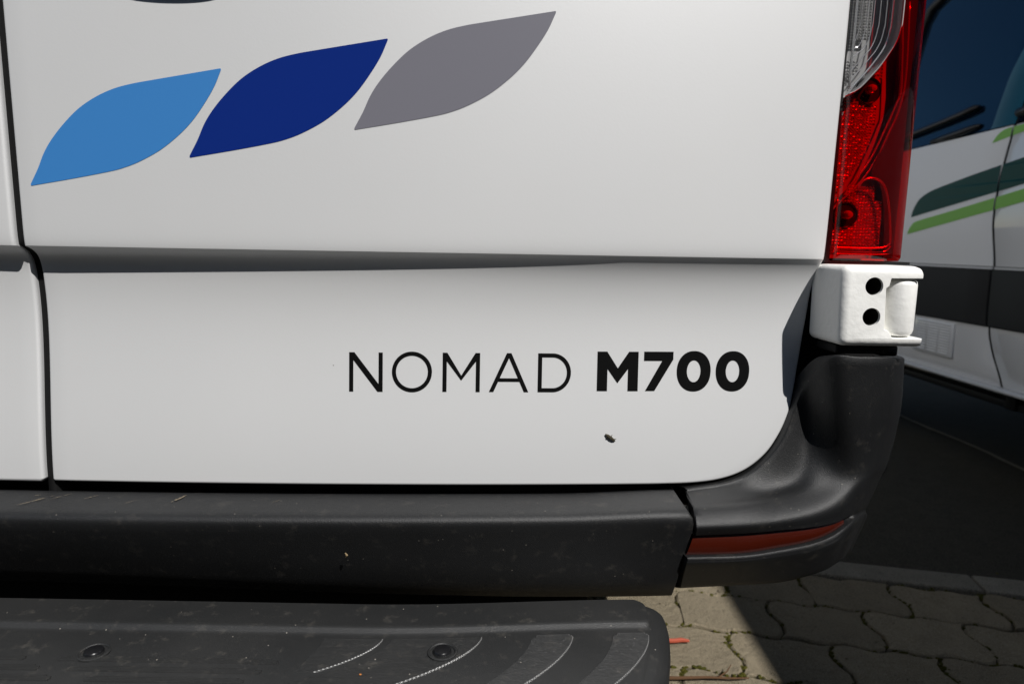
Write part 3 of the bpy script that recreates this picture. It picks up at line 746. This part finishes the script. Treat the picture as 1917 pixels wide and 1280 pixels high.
def corner_bumper():
    NU = 8
    cols = [catmull([s[k] for s in SEC], NU) for k in range(8)]          # each profile line run along the corner
    for kk, wd in ((0, 2), (1, 3), (2, 5), (3, 6), (4, 4)):      # ease the transition from shelf to column
        src = [v.copy() for v in cols[kk]]
        for i in range(2*NU, 9*NU):
            ws = [math.exp(-(q/wd)**2) for q in range(-2*wd, 2*wd+1)]
            cols[kk][i] = sum((src[min(len(src)-1, max(0, i+q))]*w_ for q, w_ in zip(range(-2*wd, 2*wd+1), ws)), Vector((0, 0, 0)))/sum(ws)
    n = len(cols[0]); upper = []; lower = []; groove = []
    for i in range(n):
        k = [c[i] for c in cols]
        inn = Vector((-.2, 1, 0)).lerp(Vector((-1, .35, 0)), smooth(4*NU, 9*NU, i)); inn.normalize()
        top = [k[0]+inn*.022+Vector((0, 0, -.004)), k[0]+inn*.0035+Vector((0, 0, .0002)), k[0]+inn*.001+Vector((0, 0, -.0004))]
        body_ = catmull([k[0]+Vector((0, 0, -.002)), k[1], k[2], k[3], k[4]], 7)
        dep = .010*smooth(6.2*NU, 5.2*NU, i)+.0006
        gt = k[4]+inn*dep+Vector((0, 0, -.0015*smooth(6.2*NU, 5.0*NU, i))); gb = k[5]+inn*dep*.9+Vector((0, 0, .001*smooth(6.2*NU, 5.0*NU, i)))
        lip = [k[5], k[5].lerp(k[6], .12)-inn*.0012] + catmull([k[5].lerp(k[6], .3)-inn*.0016, k[6], k[7]], 6) + [k[7]+inn*.012+Vector((0, 0, -.006)), k[7]+inn*.05+Vector((0, 0, -.004))]
        upper.append(top+body_+[k[4]+inn*.0008+Vector((0, 0, -.0006)), gt, gt.lerp(gb, .5)+inn*.0005, gb]+lip)
        groove.append((gt.lerp(gb, .03)-inn*.0042, gt.lerp(gb, .15)-inn*.0058, gt.lerp(gb, .5)-inn*.0064, gt.lerp(gb, .9)-inn*.0062, gt.lerp(gb, 1.02)-inn*.0045))
    bm = bmesh.new(); vv = grid_bm(bm, upper)
    first = vv[0]; r1 = [bm.verts.new(v.co+Vector((-.0012, .002, 0))) for v in first]; r2 = [bm.verts.new(v.co+Vector((-.0005, .03, 0))) for v in first]
    for a, b_ in ((first, r1), (r1, r2)):
        for q in range(len(first)-1): bm.faces.new((a[q], a[q+1], b_[q+1], b_[q]))
    cb = sharp(link('corner_bumper', mesh_of(bm, 'corner_bumper'), M['bumper'], van), 42)
    bm = bmesh.new(); a, b_ = 0, int(4.75*NU)
    grid_bm(bm, groove[a:b_+1]); link('reflector_strip', mesh_of(bm, 'reflector_strip'), M['strip'], cb)
corner_bumper()
box('bumper_carrier', (-.68, .055, .44), (.60, .15, .60), M['black'], van, .01)
box('floor_pan', (-.92, .08, .585), (.92, 5.4, .615), M['black'], van, .005)
for sgn in (-1, 1):
    x0, x1 = sorted((sgn*.93, sgn*.985)); box('side_skirt', (x0, .30, .50), (x1, .80, .635), M['bumper'], van, .012)

M['scuff'] = simple('dried_mud', (.17, .14, .10), .9, spec=.1)
rs = random.Random(9); bump_o = [o for o in van.children if o.name == 'bumper'][0]
for x0, y0, dx, dy, wd in ((.005, -.012, -.020, -.028, .0030), (.020, -.006, -.012, -.016, .0018), (.052, -.008, -.010, -.012, .0022), (.145, -.006, -.006, -.020, .0042), (-.010, -.010, -.006, -.004, .0022), (.10, -.02, -.008, -.012, .0008), (.245, -.025, .006, .008, .0010)):
    bm = bmesh.new(); n = 9; a = []; b_ = []
    for k in range(n):
        t = k/(n-1); w2 = wd*math.sin(math.pi*(.08+.84*t))*rs.uniform(.35, 1)*.5
        px_, py_ = x0+dx*t+rs.uniform(-.0006, .0006), y0+dy*t
        a.append(bm.verts.new((px_-w2, py_+s_plan(px_), .6224))); b_.append(bm.verts.new((px_+w2, py_+s_plan(px_), .6224)))
    for k in range(n-1):
        if rs.random() < .8: bm.faces.new((a[k], b_[k], b_[k+1], a[k+1]))
    link('scuff_mark', mesh_of(bm, 'scuff_mark'), M['scuff'], bump_o, sm=False)

# step -----------------------------------------------------------------
def step():
    bm = bmesh.new(); rows = []
    def back(x): return -.046+.020*smooth(.35, .68, x)
    prof_s = [0, .002, .005, .008, .012, .02, .038, .042, .044, .0465, .049, .052, .07, .10, .14, .20, .26, .30, .32, .325, .325]
    def zof(s, e):                                 # height across the tread
        z = .5215-.0045*smooth(.0425, .0480, s)
        z -= .020*smooth(.27, .325, s)
        return z-e
    xs = [-.66+1.27*i/70 for i in range(71)]
    tail = [(.6160, 0), (.6240, 0), (.6320, .0000), (.6390, .0002), (.6455, .0006)]
    # rounded right end: the outline swings forward to the left
    def endx(s): return .6515-.9*max(0, s-.02)**1.6-.010*max(0, 1-s/.012)**2
    for i in range(71):
        rows.append([(lambda x: Vector((x, back(x)-s_, zof(s_, 0))))(lerp(-.66, endx(s_)-.036, i/70)) for s_ in prof_s])
        rows[-1].append(Vector((rows[-1][-1].x, rows[-1][-1].y, .44)))
    for k, (ox, dz) in enumerate([(-.030, 0), (-.018, 0), (-.009, .0), (-.0045, .0001), (-.003, .0016), (-.001, .0020), (.004, .0024), (.010, .0045), (.0150, .0085), (.0175, .0135), (.0185, .022), (.0180, .08)]):
        row = []
        for s_ in prof_s:
            px_ = endx(s_)+ox
            lev = zof(s_, 0) if k < 4 else lerp(zof(s_, 0), .5175 if s_ < .3 else zof(s_, 0), 1)
            row.append(Vector((px_, back(px_)-s_, lev-dz)))
        row.append(Vector((row[-1].x, row[-1].y, .44))); rows.append(row)
    vv = grid_bm(bm, rows)
    dn = [bm.verts.new(Vector((r[0].co.x, r[0].co.y+.004, .44))) for r in vv]
    for k in range(len(vv)-1): bm.faces.new((vv[k][0], vv[k+1][0], dn[k+1], dn[k]))
    return sharp(link('step', mesh_of(bm, 'step'), M['step'], van), 60), zof, back
st, zof, back = step()
M['tread'] = plastic('worn_sheen_tread', (.028, .0285, .0285), (.040, .040, .0395), .8, .40, .6)  # rib sheen, with some wear, put into the lighter pad colour
M['worn_glint'] = simple('worn_glint_edge', (.22, .22, .215), .4, spec=.8)  # sun glint and wear painted into the rib ends
def ribs(name, rng, s0, s1, mat, pitch=.0020, hgt=.0009, teeth=None):
    """fine raised ribs running across the tread between x limits that depend on the distance s from the rear edge"""
    bm = bmesh.new(); bt = bmesh.new(); s_ = s0
    while s_ < s1:
        rr_ = rng(s_)
        for n_, (xa, xb) in enumerate(rr_):
            if xb-xa < .002: continue
            segs = max(1, int((xb-xa)/.04)); q = []
            for k in range(segs+1):
                x = lerp(xa, xb, k/segs); y = back(x)-s_; z = zof(s_, 0); w0, w1 = pitch*.47, pitch*.27
                q.append([bm.verts.new((x, y-w0, z-.0003)), bm.verts.new((x, y-w1, z+hgt)), bm.verts.new((x, y+w1, z+hgt)), bm.verts.new((x, y+w0, z-.0003))])
            for a, b_ in zip(q, q[1:]):
                for k in range(3): bm.faces.new((a[k], a[k+1], b_[k+1], b_[k]))
            bm.faces.new(q[0]); bm.faces.new(q[-1][::-1])
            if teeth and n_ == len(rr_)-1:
                sl = min(.0060, max(.0006, teeth*(rng(s_)[-1][1]-rng(s_+pitch)[-1][1])))   # painted glint and wear on the rib nose, longer where the edge runs flat
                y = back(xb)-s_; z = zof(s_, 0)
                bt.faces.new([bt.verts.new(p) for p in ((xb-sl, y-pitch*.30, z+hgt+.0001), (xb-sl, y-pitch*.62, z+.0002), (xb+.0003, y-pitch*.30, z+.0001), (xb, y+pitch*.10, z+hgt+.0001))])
        s_ += pitch
    o = link(name, mesh_of(bm, name), mat, st, sm=False, kind='stuff')
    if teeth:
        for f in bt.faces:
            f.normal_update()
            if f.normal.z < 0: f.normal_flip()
        link('glint_edge', mesh_of(bt, 'glint_edge', False), M['worn_glint'], o, sm=False, kind='stuff')
    else: bt.free()
    return o
def sweep(x0, s, k=1.0): return x0-k*7.75*max(0, s-.055)**1.755
def hole(r, cx, cs):
    def f(s, a, b_):
        d = r*r-(s-cs)**2
        if d <= 0: return [(a, b_)]
        h = math.sqrt(d); return [(a, min(b_, cx-h)), (max(a, cx+h), b_)]
    return f
# right-hand curved pads, the plug pad and the long left-hand bands
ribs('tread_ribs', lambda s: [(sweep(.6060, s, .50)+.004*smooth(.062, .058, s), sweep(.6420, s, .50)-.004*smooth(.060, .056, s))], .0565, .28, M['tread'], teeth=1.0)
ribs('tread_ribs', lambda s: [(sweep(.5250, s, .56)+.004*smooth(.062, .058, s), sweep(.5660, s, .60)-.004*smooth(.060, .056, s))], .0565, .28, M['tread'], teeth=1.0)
h1 = hole(.0145, .4390, .0785)
ribs('tread_ribs', lambda s: h1(s, sweep(.388, s, 1.15), sweep(.4755, s, 1.0)), .0565, .15, M['step'], teeth=1.0)
ribs('tread_ribs', lambda s: [(.322-.5*max(0, s-.06)**1.2, sweep(.3790, s, 1.15))], .0565, .108, M['step'], hgt=.0007, teeth=1.0)
def band(sa, sb, x0, x1, xe):
    def f(s):
        t = (2*(s-sa)/(sb-sa)-1); e = .006*(1-math.sqrt(max(0, 1-t*t))); return [(-.60, x0-e), (x1+e, xe-e)]
    return f
for sa, sb, x0, x1, xe in ((.0905, .0985, .058, .088, .290), (.1045, .1125, .080, .106, .280), (.1185, .1265, .100, .130, .27), (.1325, .1405, .118, .15, .26)):
    ribs('tread_ribs', band(sa, sb, x0, x1, xe), sa, sb, M['step'], hgt=.0011)
def plug(cx, cs):
    y = back(cx)-cs; z = zof(cs, 0)
    p = lathe('plug', [(.0140, -.006), (.0140, .0014), (.0128, .0018), (.0118, .0010), (.0112, -.0030), (.0090, -.0030), (.0088, .0016), (.0074, .0026), (.0005, .0030)], (cx, y, z), (0, 0, 1), M['step'], st, 36)
    lathe('plug_cap', [(.0087, -.002), (.0087, .0022), (.0076, .0036), (.0005, .0042)], (cx, y, z), (0, 0, 1), M['trim'], p, 32)
    return p
plug(.4390, .0785); plug(.1150, .0850)

# ------------------------------------------------------------------ the neighbouring van
NX0 = 2.2
nb = empty('camper_van', (3.2, .6, 0), 0, 'white van with green stripe decals parked alongside in the background', 'van')
def nb_x(z):                                       # tumblehome of the side
    return NX0+interp([(.42, .02), (.47, .004), (.60, 0), (.85, 0), (.87, .0), (1.0, -.006), (1.15, -.004), (1.33, .010), (1.40, .026), (1.9, .105), (2.2, .125), (2.6, .145), (2.92, .175), (3.02, .25), (3.06, .5)], z)
SEAM = catmull([(1.575, .47), (1.626, .56), (1.655, .66), (1.663, .853), (1.685, 1.0), (1.686, 1.095), (1.672, 1.25), (1.660, 1.34), (1.640, 1.513), (1.61, 1.9), (1.60, 2.2)], 5)
def seam_y(z): return interp([(v.y, v.x) for v in SEAM], z)
Y0, Y1 = -2.9, 3.3
def side_panel(name, ya, yb, zlist, mat, off=0, par=None, n=14):
    """ya, yb: functions of z; strip of the side skin with returned edges"""
    bm = bmesh.new(); rows = []
    for z in zlist:
        a, b_ = ya(z), yb(z)
        ys = [a, a+.0012, a+.004]+[lerp(a+.004, b_-.004, k/n) for k in range(1, n)]+[b_-.004, b_-.0012, b_]
        ds = [.010, .002, 0]+[0]*(n-1)+[0, .002, .010]
        rows.append([Vector((nb_x(z)+off+d, y, z)) for y, d in zip(ys, ds)])
    grid_bm(bm, rows); return link(name, mesh_of(bm, name), mat, par or nb)
g = .0045
lowz = [.437, .44, .445, .452, .46, .48, .52, .56, .60, .625, .632, .637, .640]
midz = [.855, .856, .859, .864, .872, .90, .95, 1.0, 1.05, 1.1, 1.15, 1.2, 1.25, 1.29, 1.32, 1.334, 1.338]
for nm, ya, yb in (('side_panel', lambda z: Y0, lambda z: seam_y(z)-g), ('side_door', lambda z: seam_y(z)+g, lambda z: Y1)):
    side_panel(nm, ya, yb, lowz, M['nb_white'])
    side_panel(nm, ya, yb, midz, M['nb_white'])
    side_panel('black_moulding', ya, yb, [.645, .648, .66, .70, .76, .82, .838, .842], M['nb_black'], -.010)
    side_panel('moulding_clip', ya, yb, [.8445, .8465, .851, .853], M['rail'], -.004)
    side_panel('window', ya, yb, [1.342, 1.36, 1.40, 1.5, 1.6, 1.7, 1.8, 1.9, 2.0, 2.08], M['glass'], .0)
    side_panel('upper_side', ya, yb, [2.085, 2.12, 2.2, 2.3, 2.4, 2.5, 2.58], M['nb_white'], -.002)
bm = bmesh.new()
grid_bm(bm, [[Vector((nb_x(z)+dx, seam_y(z)+dy, z)) for dy, dx in ((-.0043, .006), (-.0036, .0016), (.0036, .0016), (.0043, .006))] for z in [.44+.02*k for k in range(82)]])
link('door_seal', mesh_of(bm, 'door_seal'), M['black'], nb)
# roof, far side, ends
bm = bmesh.new(); rows = []
for y in (Y0, Y0+.05, 0, 2, Y1-.05, Y1):
    rows.append([Vector((nb_x(z)+(.0 if z < 2.6 else 0), y, z)) for z in (2.575, 2.75, 2.92, 2.98, 3.02, 3.06)]+[Vector((3.6, y, 3.065)), Vector((4.0, y, 2.95)), Vector((4.2, y, 1.5)), Vector((4.2, y, .44))])
vv = grid_bm(bm, rows)
link('roof', mesh_of(bm, 'roof'), M['nb_white'], nb)
for yy, nm in ((Y0, 'rear_panel'), (Y1, 'front_panel')):
    bm = bmesh.new(); bm.faces.new([bm.verts.new((nb_x(z)+.012, yy, z)) for z in (.44, .6, .85, 1.15, 1.4, 1.9, 2.2, 2.5, 2.92, 3.02, 3.06)]+[bm.verts.new(p) for p in ((3.6, yy, 3.065), (4.0, yy, 2.95), (4.2, yy, 1.5), (4.2, yy, .44))])
    link(nm, mesh_of(bm, nm), M['nb_white'], nb, sm=False)
box('inner_body', (2.52, Y0+.05, .40), (4.1, Y1-.05, 2.5), M['black'], nb)
box('inner_body', (2.235, Y0+.05, .47), (2.62, Y1-.05, 1.30), M['black'], nb)
box('sill_rail', (2.188, Y0+.1, .4215), (2.235, Y1-.1, .4365), M['rail'], nb, .006)
box('sill_rail', (2.30, Y0+.1, .345), (2.36, Y1-.1, .375), M['nb_black'], nb, .006)
box('sill_bracket', (2.29, 1.60, .345), (2.33, 1.65, .42), M['nb_black'], nb, .004)
for y in (-1.9, 3.02):
    wh = lathe('wheel', [(.10, -.10), (.30, -.11), (.345, -.09), (.355, -.05), (.355, .05), (.345, .09), (.30, .11), (.10, .10)], (2.42, y, .362), (1, 0, 0), M['rubber'], nb)
    lathe('rim', [(.05, .095), (.19, .085), (.21, .118), (.20, .06)], (2.42, y, .362), (-1, 0, 0), M['rim'], wh)
    wh2 = lathe('wheel', [(.10, -.10), (.30, -.11), (.345, -.09), (.355, -.05), (.355, .05), (.345, .09), (.30, .11), (.10, .10)], (4.0, y, .362), (1, 0, 0), M['rubber'], nb)
def side_decal(name, pts, mat, off=.0015, label=None):
    """pts in (y, z) on the side; cut at the door seam"""
    for side in (0, 1):
        bm = bmesh.new(); bm.faces.new([bm.verts.new((0, y, z)) for y, z in pts])
        for k in range(60):
            z = .95+.009*k
            bmesh.ops.bisect_plane(bm, geom=bm.verts[:]+bm.edges[:]+bm.faces[:], plane_co=(0, 0, z), plane_no=(0, 0, 1))
        bmesh.ops.triangulate(bm, faces=bm.faces)
        c_ = seam_y(sum(z for y, z in pts)/len(pts))
        bmesh.ops.bisect_plane(bm, geom=bm.verts[:]+bm.edges[:]+bm.faces[:], plane_co=(0, c_+(g if side else -g), 0), plane_no=(0, -1 if side else 1, 0), clear_outer=True)
        if not bm.faces: bm.free(); continue
        for v in bm.verts: v.co.x = nb_x(v.co.z)-off
        for f in bm.faces:
            f.normal_update()
            if f.normal.x > 0: f.normal_flip()
        o = link(name, mesh_of(bm, name, False), mat, nb)
        if label: o['label'] = label
sw = [(2.178, 1.047), (2.176, 1.062), (2.160, 1.092), (2.135, 1.118), (2.095, 1.137), (2.03, 1.154), (1.86, 1.182), (1.722, 1.202), (1.45, 1.238), (1.0, 1.30), (.6, 1.335)]
side_decal('stripe_decal', [tuple(v) for v in catmull(sw, 3)]+[(.6, 1.27), (1.0, 1.21), (1.45, 1.148), (1.707, 1.112)], M['dk_green'], label='dark green swoosh decal')
sw = [(2.195, .976), (2.188, .992), (2.170, 1.012), (2.135, 1.029), (1.95, 1.056), (1.704, 1.093), (1.45, 1.132), (1.0, 1.195), (.6, 1.25)]
side_decal('stripe_decal', [tuple(v) for v in catmull(sw, 3)]+[(.6, 1.215), (1.0, 1.155), (1.45, 1.088), (1.697, 1.051)], M['lt_green'], label='light green stripe decal')
sw = [(1.752, 1.290), (1.742, 1.306), (1.722, 1.322), (1.690, 1.331), (1.60, 1.3335), (1.2, 1.3335)]
side_decal('stripe_decal', [tuple(v) for v in catmull(sw, 3)]+[(1.2, 1.335-.02), (1.45, 1.322), (1.60, 1.309), (1.677, 1.300)], M['lt_green'], label='light green upper stripe decal')
# window frame bar, latch and black surround at the top corner
def nbp(y, z, o_=0): return Vector((nb_x(z)-o_, y, z))
bm = bmesh.new()
tube_bm(bm, [nbp(2.9, 1.362, .010), nbp(2.4, 1.392, .012), nbp(2.05, 1.419, .014), nbp(1.94, 1.430, .016), nbp(1.885, 1.437, .014), nbp(1.868, 1.439, .006)], lambda t: .0125 if t < .93 else .007, 10)
link('window_bar', mesh_of(bm, 'window_bar'), M['trim'], nb)
bm = bmesh.new()
tube_bm(bm, [nbp(2.12, 1.350, .004), nbp(2.02, 1.353, .008), nbp(1.92, 1.358, .010), nbp(1.86, 1.364, .008), nbp(1.835, 1.366, .003)], lambda t: .003+.010*math.sin(math.pi*min(1, .15+.75*t)), 10)
link('window_latch', mesh_of(bm, 'window_latch'), M['trim'], nb)
bm = bmesh.new()
tube_bm(bm, [nbp(2.47, 1.36, .006), nbp(2.435, 1.60, .006), nbp(2.415, 1.80, .006), nbp(2.40, 1.90, .006), nbp(2.36, 1.95, .006), nbp(2.27, 1.975, .006), nbp(1.9, 1.985, .006), nbp(1.66, 1.985, .006)], .022, 8)
link('window_surround', mesh_of(bm, 'window_surround'), M['trim'], nb)
bm = bmesh.new()
tube_bm(bm, [nbp(1.648, 1.375, .008), nbp(1.60, 1.378, .012), nbp(1.45, 1.39, .012), nbp(1.2, 1.40, .012)], .016, 8)
link('door_handle', mesh_of(bm, 'door_handle'), M['trim'], nb)
# vent grille with louvres in three columns
gr = box('vent_grille', (2.1925, 1.825, .497), (2.2015, 2.075, .632), M['nb_white'], nb, .004)
lou = None
for c_ in range(3):
    for k in range(12):
        if lou is None:
            bm = bmesh.new(); bm.faces.new([bm.verts.new(p) for p in ((-.0012, -.031, -.0026), (-.0012, .031, -.0026), (-.0052, .031, .0018), (-.0052, -.031, .0018))])
            bm.faces.new([bm.verts.new(p) for p in ((-.0052, -.031, .0018), (-.0052, .031, .0018), (0, .031, .0030), (0, -.031, .0030))])
            lou = mesh_of(bm, 'louvre'); lou.materials.append(M['nb_white'])
        o = bpy.data.objects.new('louvre', lou); C.objects.link(o); o.parent = gr; o.matrix_parent_inverse = wmat(gr).inverted()
        o.location = (2.1925, 1.873+.073*c_, .508+.0104*k)

# ------------------------------------------------------------------ small things
def lump(name, c0, size, mat, seed, label, cat, flat=1, sub=2):
    bm = bmesh.new(); bmesh.ops.create_icosphere(bm, subdivisions=sub, radius=1); rr = random.Random(seed)
    for v in bm.verts: v.co *= rr.uniform(.6, 1.25)
    for v in bm.verts: v.co = Vector((v.co.x*size[0], v.co.y*size[1], v.co.z*size[2]))
    o = link(name, mesh_of(bm, name), mat, sm=False); o.location = c0; o['label'] = label; o['category'] = cat; return o
# dried scrap stuck to the door: body, tail and two legs in one mesh
bx, bz = .6141, .6849; by = door_y(bx, bz)
bm = bmesh.new(); rr = random.Random(2)
pts = [Vector((bx-.0058, by-.0012, bz+.0036)), Vector((bx-.0030, by-.0018, bz+.0022)), Vector((bx+.0004, by-.0022, bz-.0002)), Vector((bx+.0032, by-.0016, bz-.0026)), Vector((bx+.0056, by-.0010, bz-.0040))]
tube_bm(bm, pts, lambda t: .0004+.0016*math.sin(math.pi*(.12+.8*t)), 7)
tube_bm(bm, [pts[1], pts[1]+Vector((-.0012, -.0005, -.0024)), pts[1]+Vector((-.0006, .0004, -.0040))], .0005, 5)
tube_bm(bm, [pts[3], pts[3]+Vector((.0014, -.0008, .0012)), pts[3]+Vector((.0034, .0002, .0010))], .0004, 5)
tube_bm(bm, [pts[2], pts[2]+Vector((.0004, -.0010, .0020)), pts[2]+Vector((.0016, .0006, .0034))], .0004, 5)
o = link('insect', mesh_of(bm, 'insect'), M['bug'], sm=False); o['label'] = 'tiny dark dried insect stuck to the white door below the lettering'; o['category'] = 'insect'
cx_ = .3306
bm = bmesh.new()
yb = s_plan(cx_)-.0535
tube_bm(bm, [(cx_-.0004, yb-.0022, .5800), (cx_+.0008, yb-.0010, .5772), (cx_-.0010, yb+.0012, .5735)], lambda t: .0006+.0006*math.sin(3.14*t), 6)
o = link('leaf_scrap', mesh_of(bm, 'leaf_scrap'), simple('dry_scrap', (.30, .22, .12), .8), sm=False); o['label'] = 'tiny pale dry scrap clinging to the dark front face of the bumper'; o['category'] = 'scrap'
lump('grain', (.3700, -.158, .5190), (.0013, .0010, .0010), simple('orange_grain', (.6, .22, .05), .8), 4, 'single orange crumb lying on the grey step tread', 'crumb', sub=1)
bm = bmesh.new(); tube_bm(bm, [(.862, .702, .012), (.885, .7035, .0115), (.900, .706, .0122), (.918, .704, .0112)], lambda t: .0052 if t < .95 else .003, 7)
o = link('orange_stick', mesh_of(bm, 'orange_stick'), M['orange'], sm=False); o['label'] = 'short orange red stick lying on the sunlit paving by the step'; o['category'] = 'stick'
tw = empty('twig', (.92, .575, .008), 0, 'thin dry brown twig lying on the sunlit paving at the bottom edge', 'twig')
bm = bmesh.new(); tube_bm(bm, [(.80, .572, .010), (.86, .570, .012), (.92, .574, .012), (.975, .572, .012), (1.01, .577, .010)], lambda t: .0042-.0028*t, 7)
link('stem', mesh_of(bm, 'stem'), M['twig'], tw, sm=False)
bm = bmesh.new(); tube_bm(bm, [(.945, .573, .013), (.966, .584, .020), (.978, .597, .026)], lambda t: .0020-.0012*t, 6)
link('side_shoot', mesh_of(bm, 'side_shoot'), M['twig'], tw, sm=False)
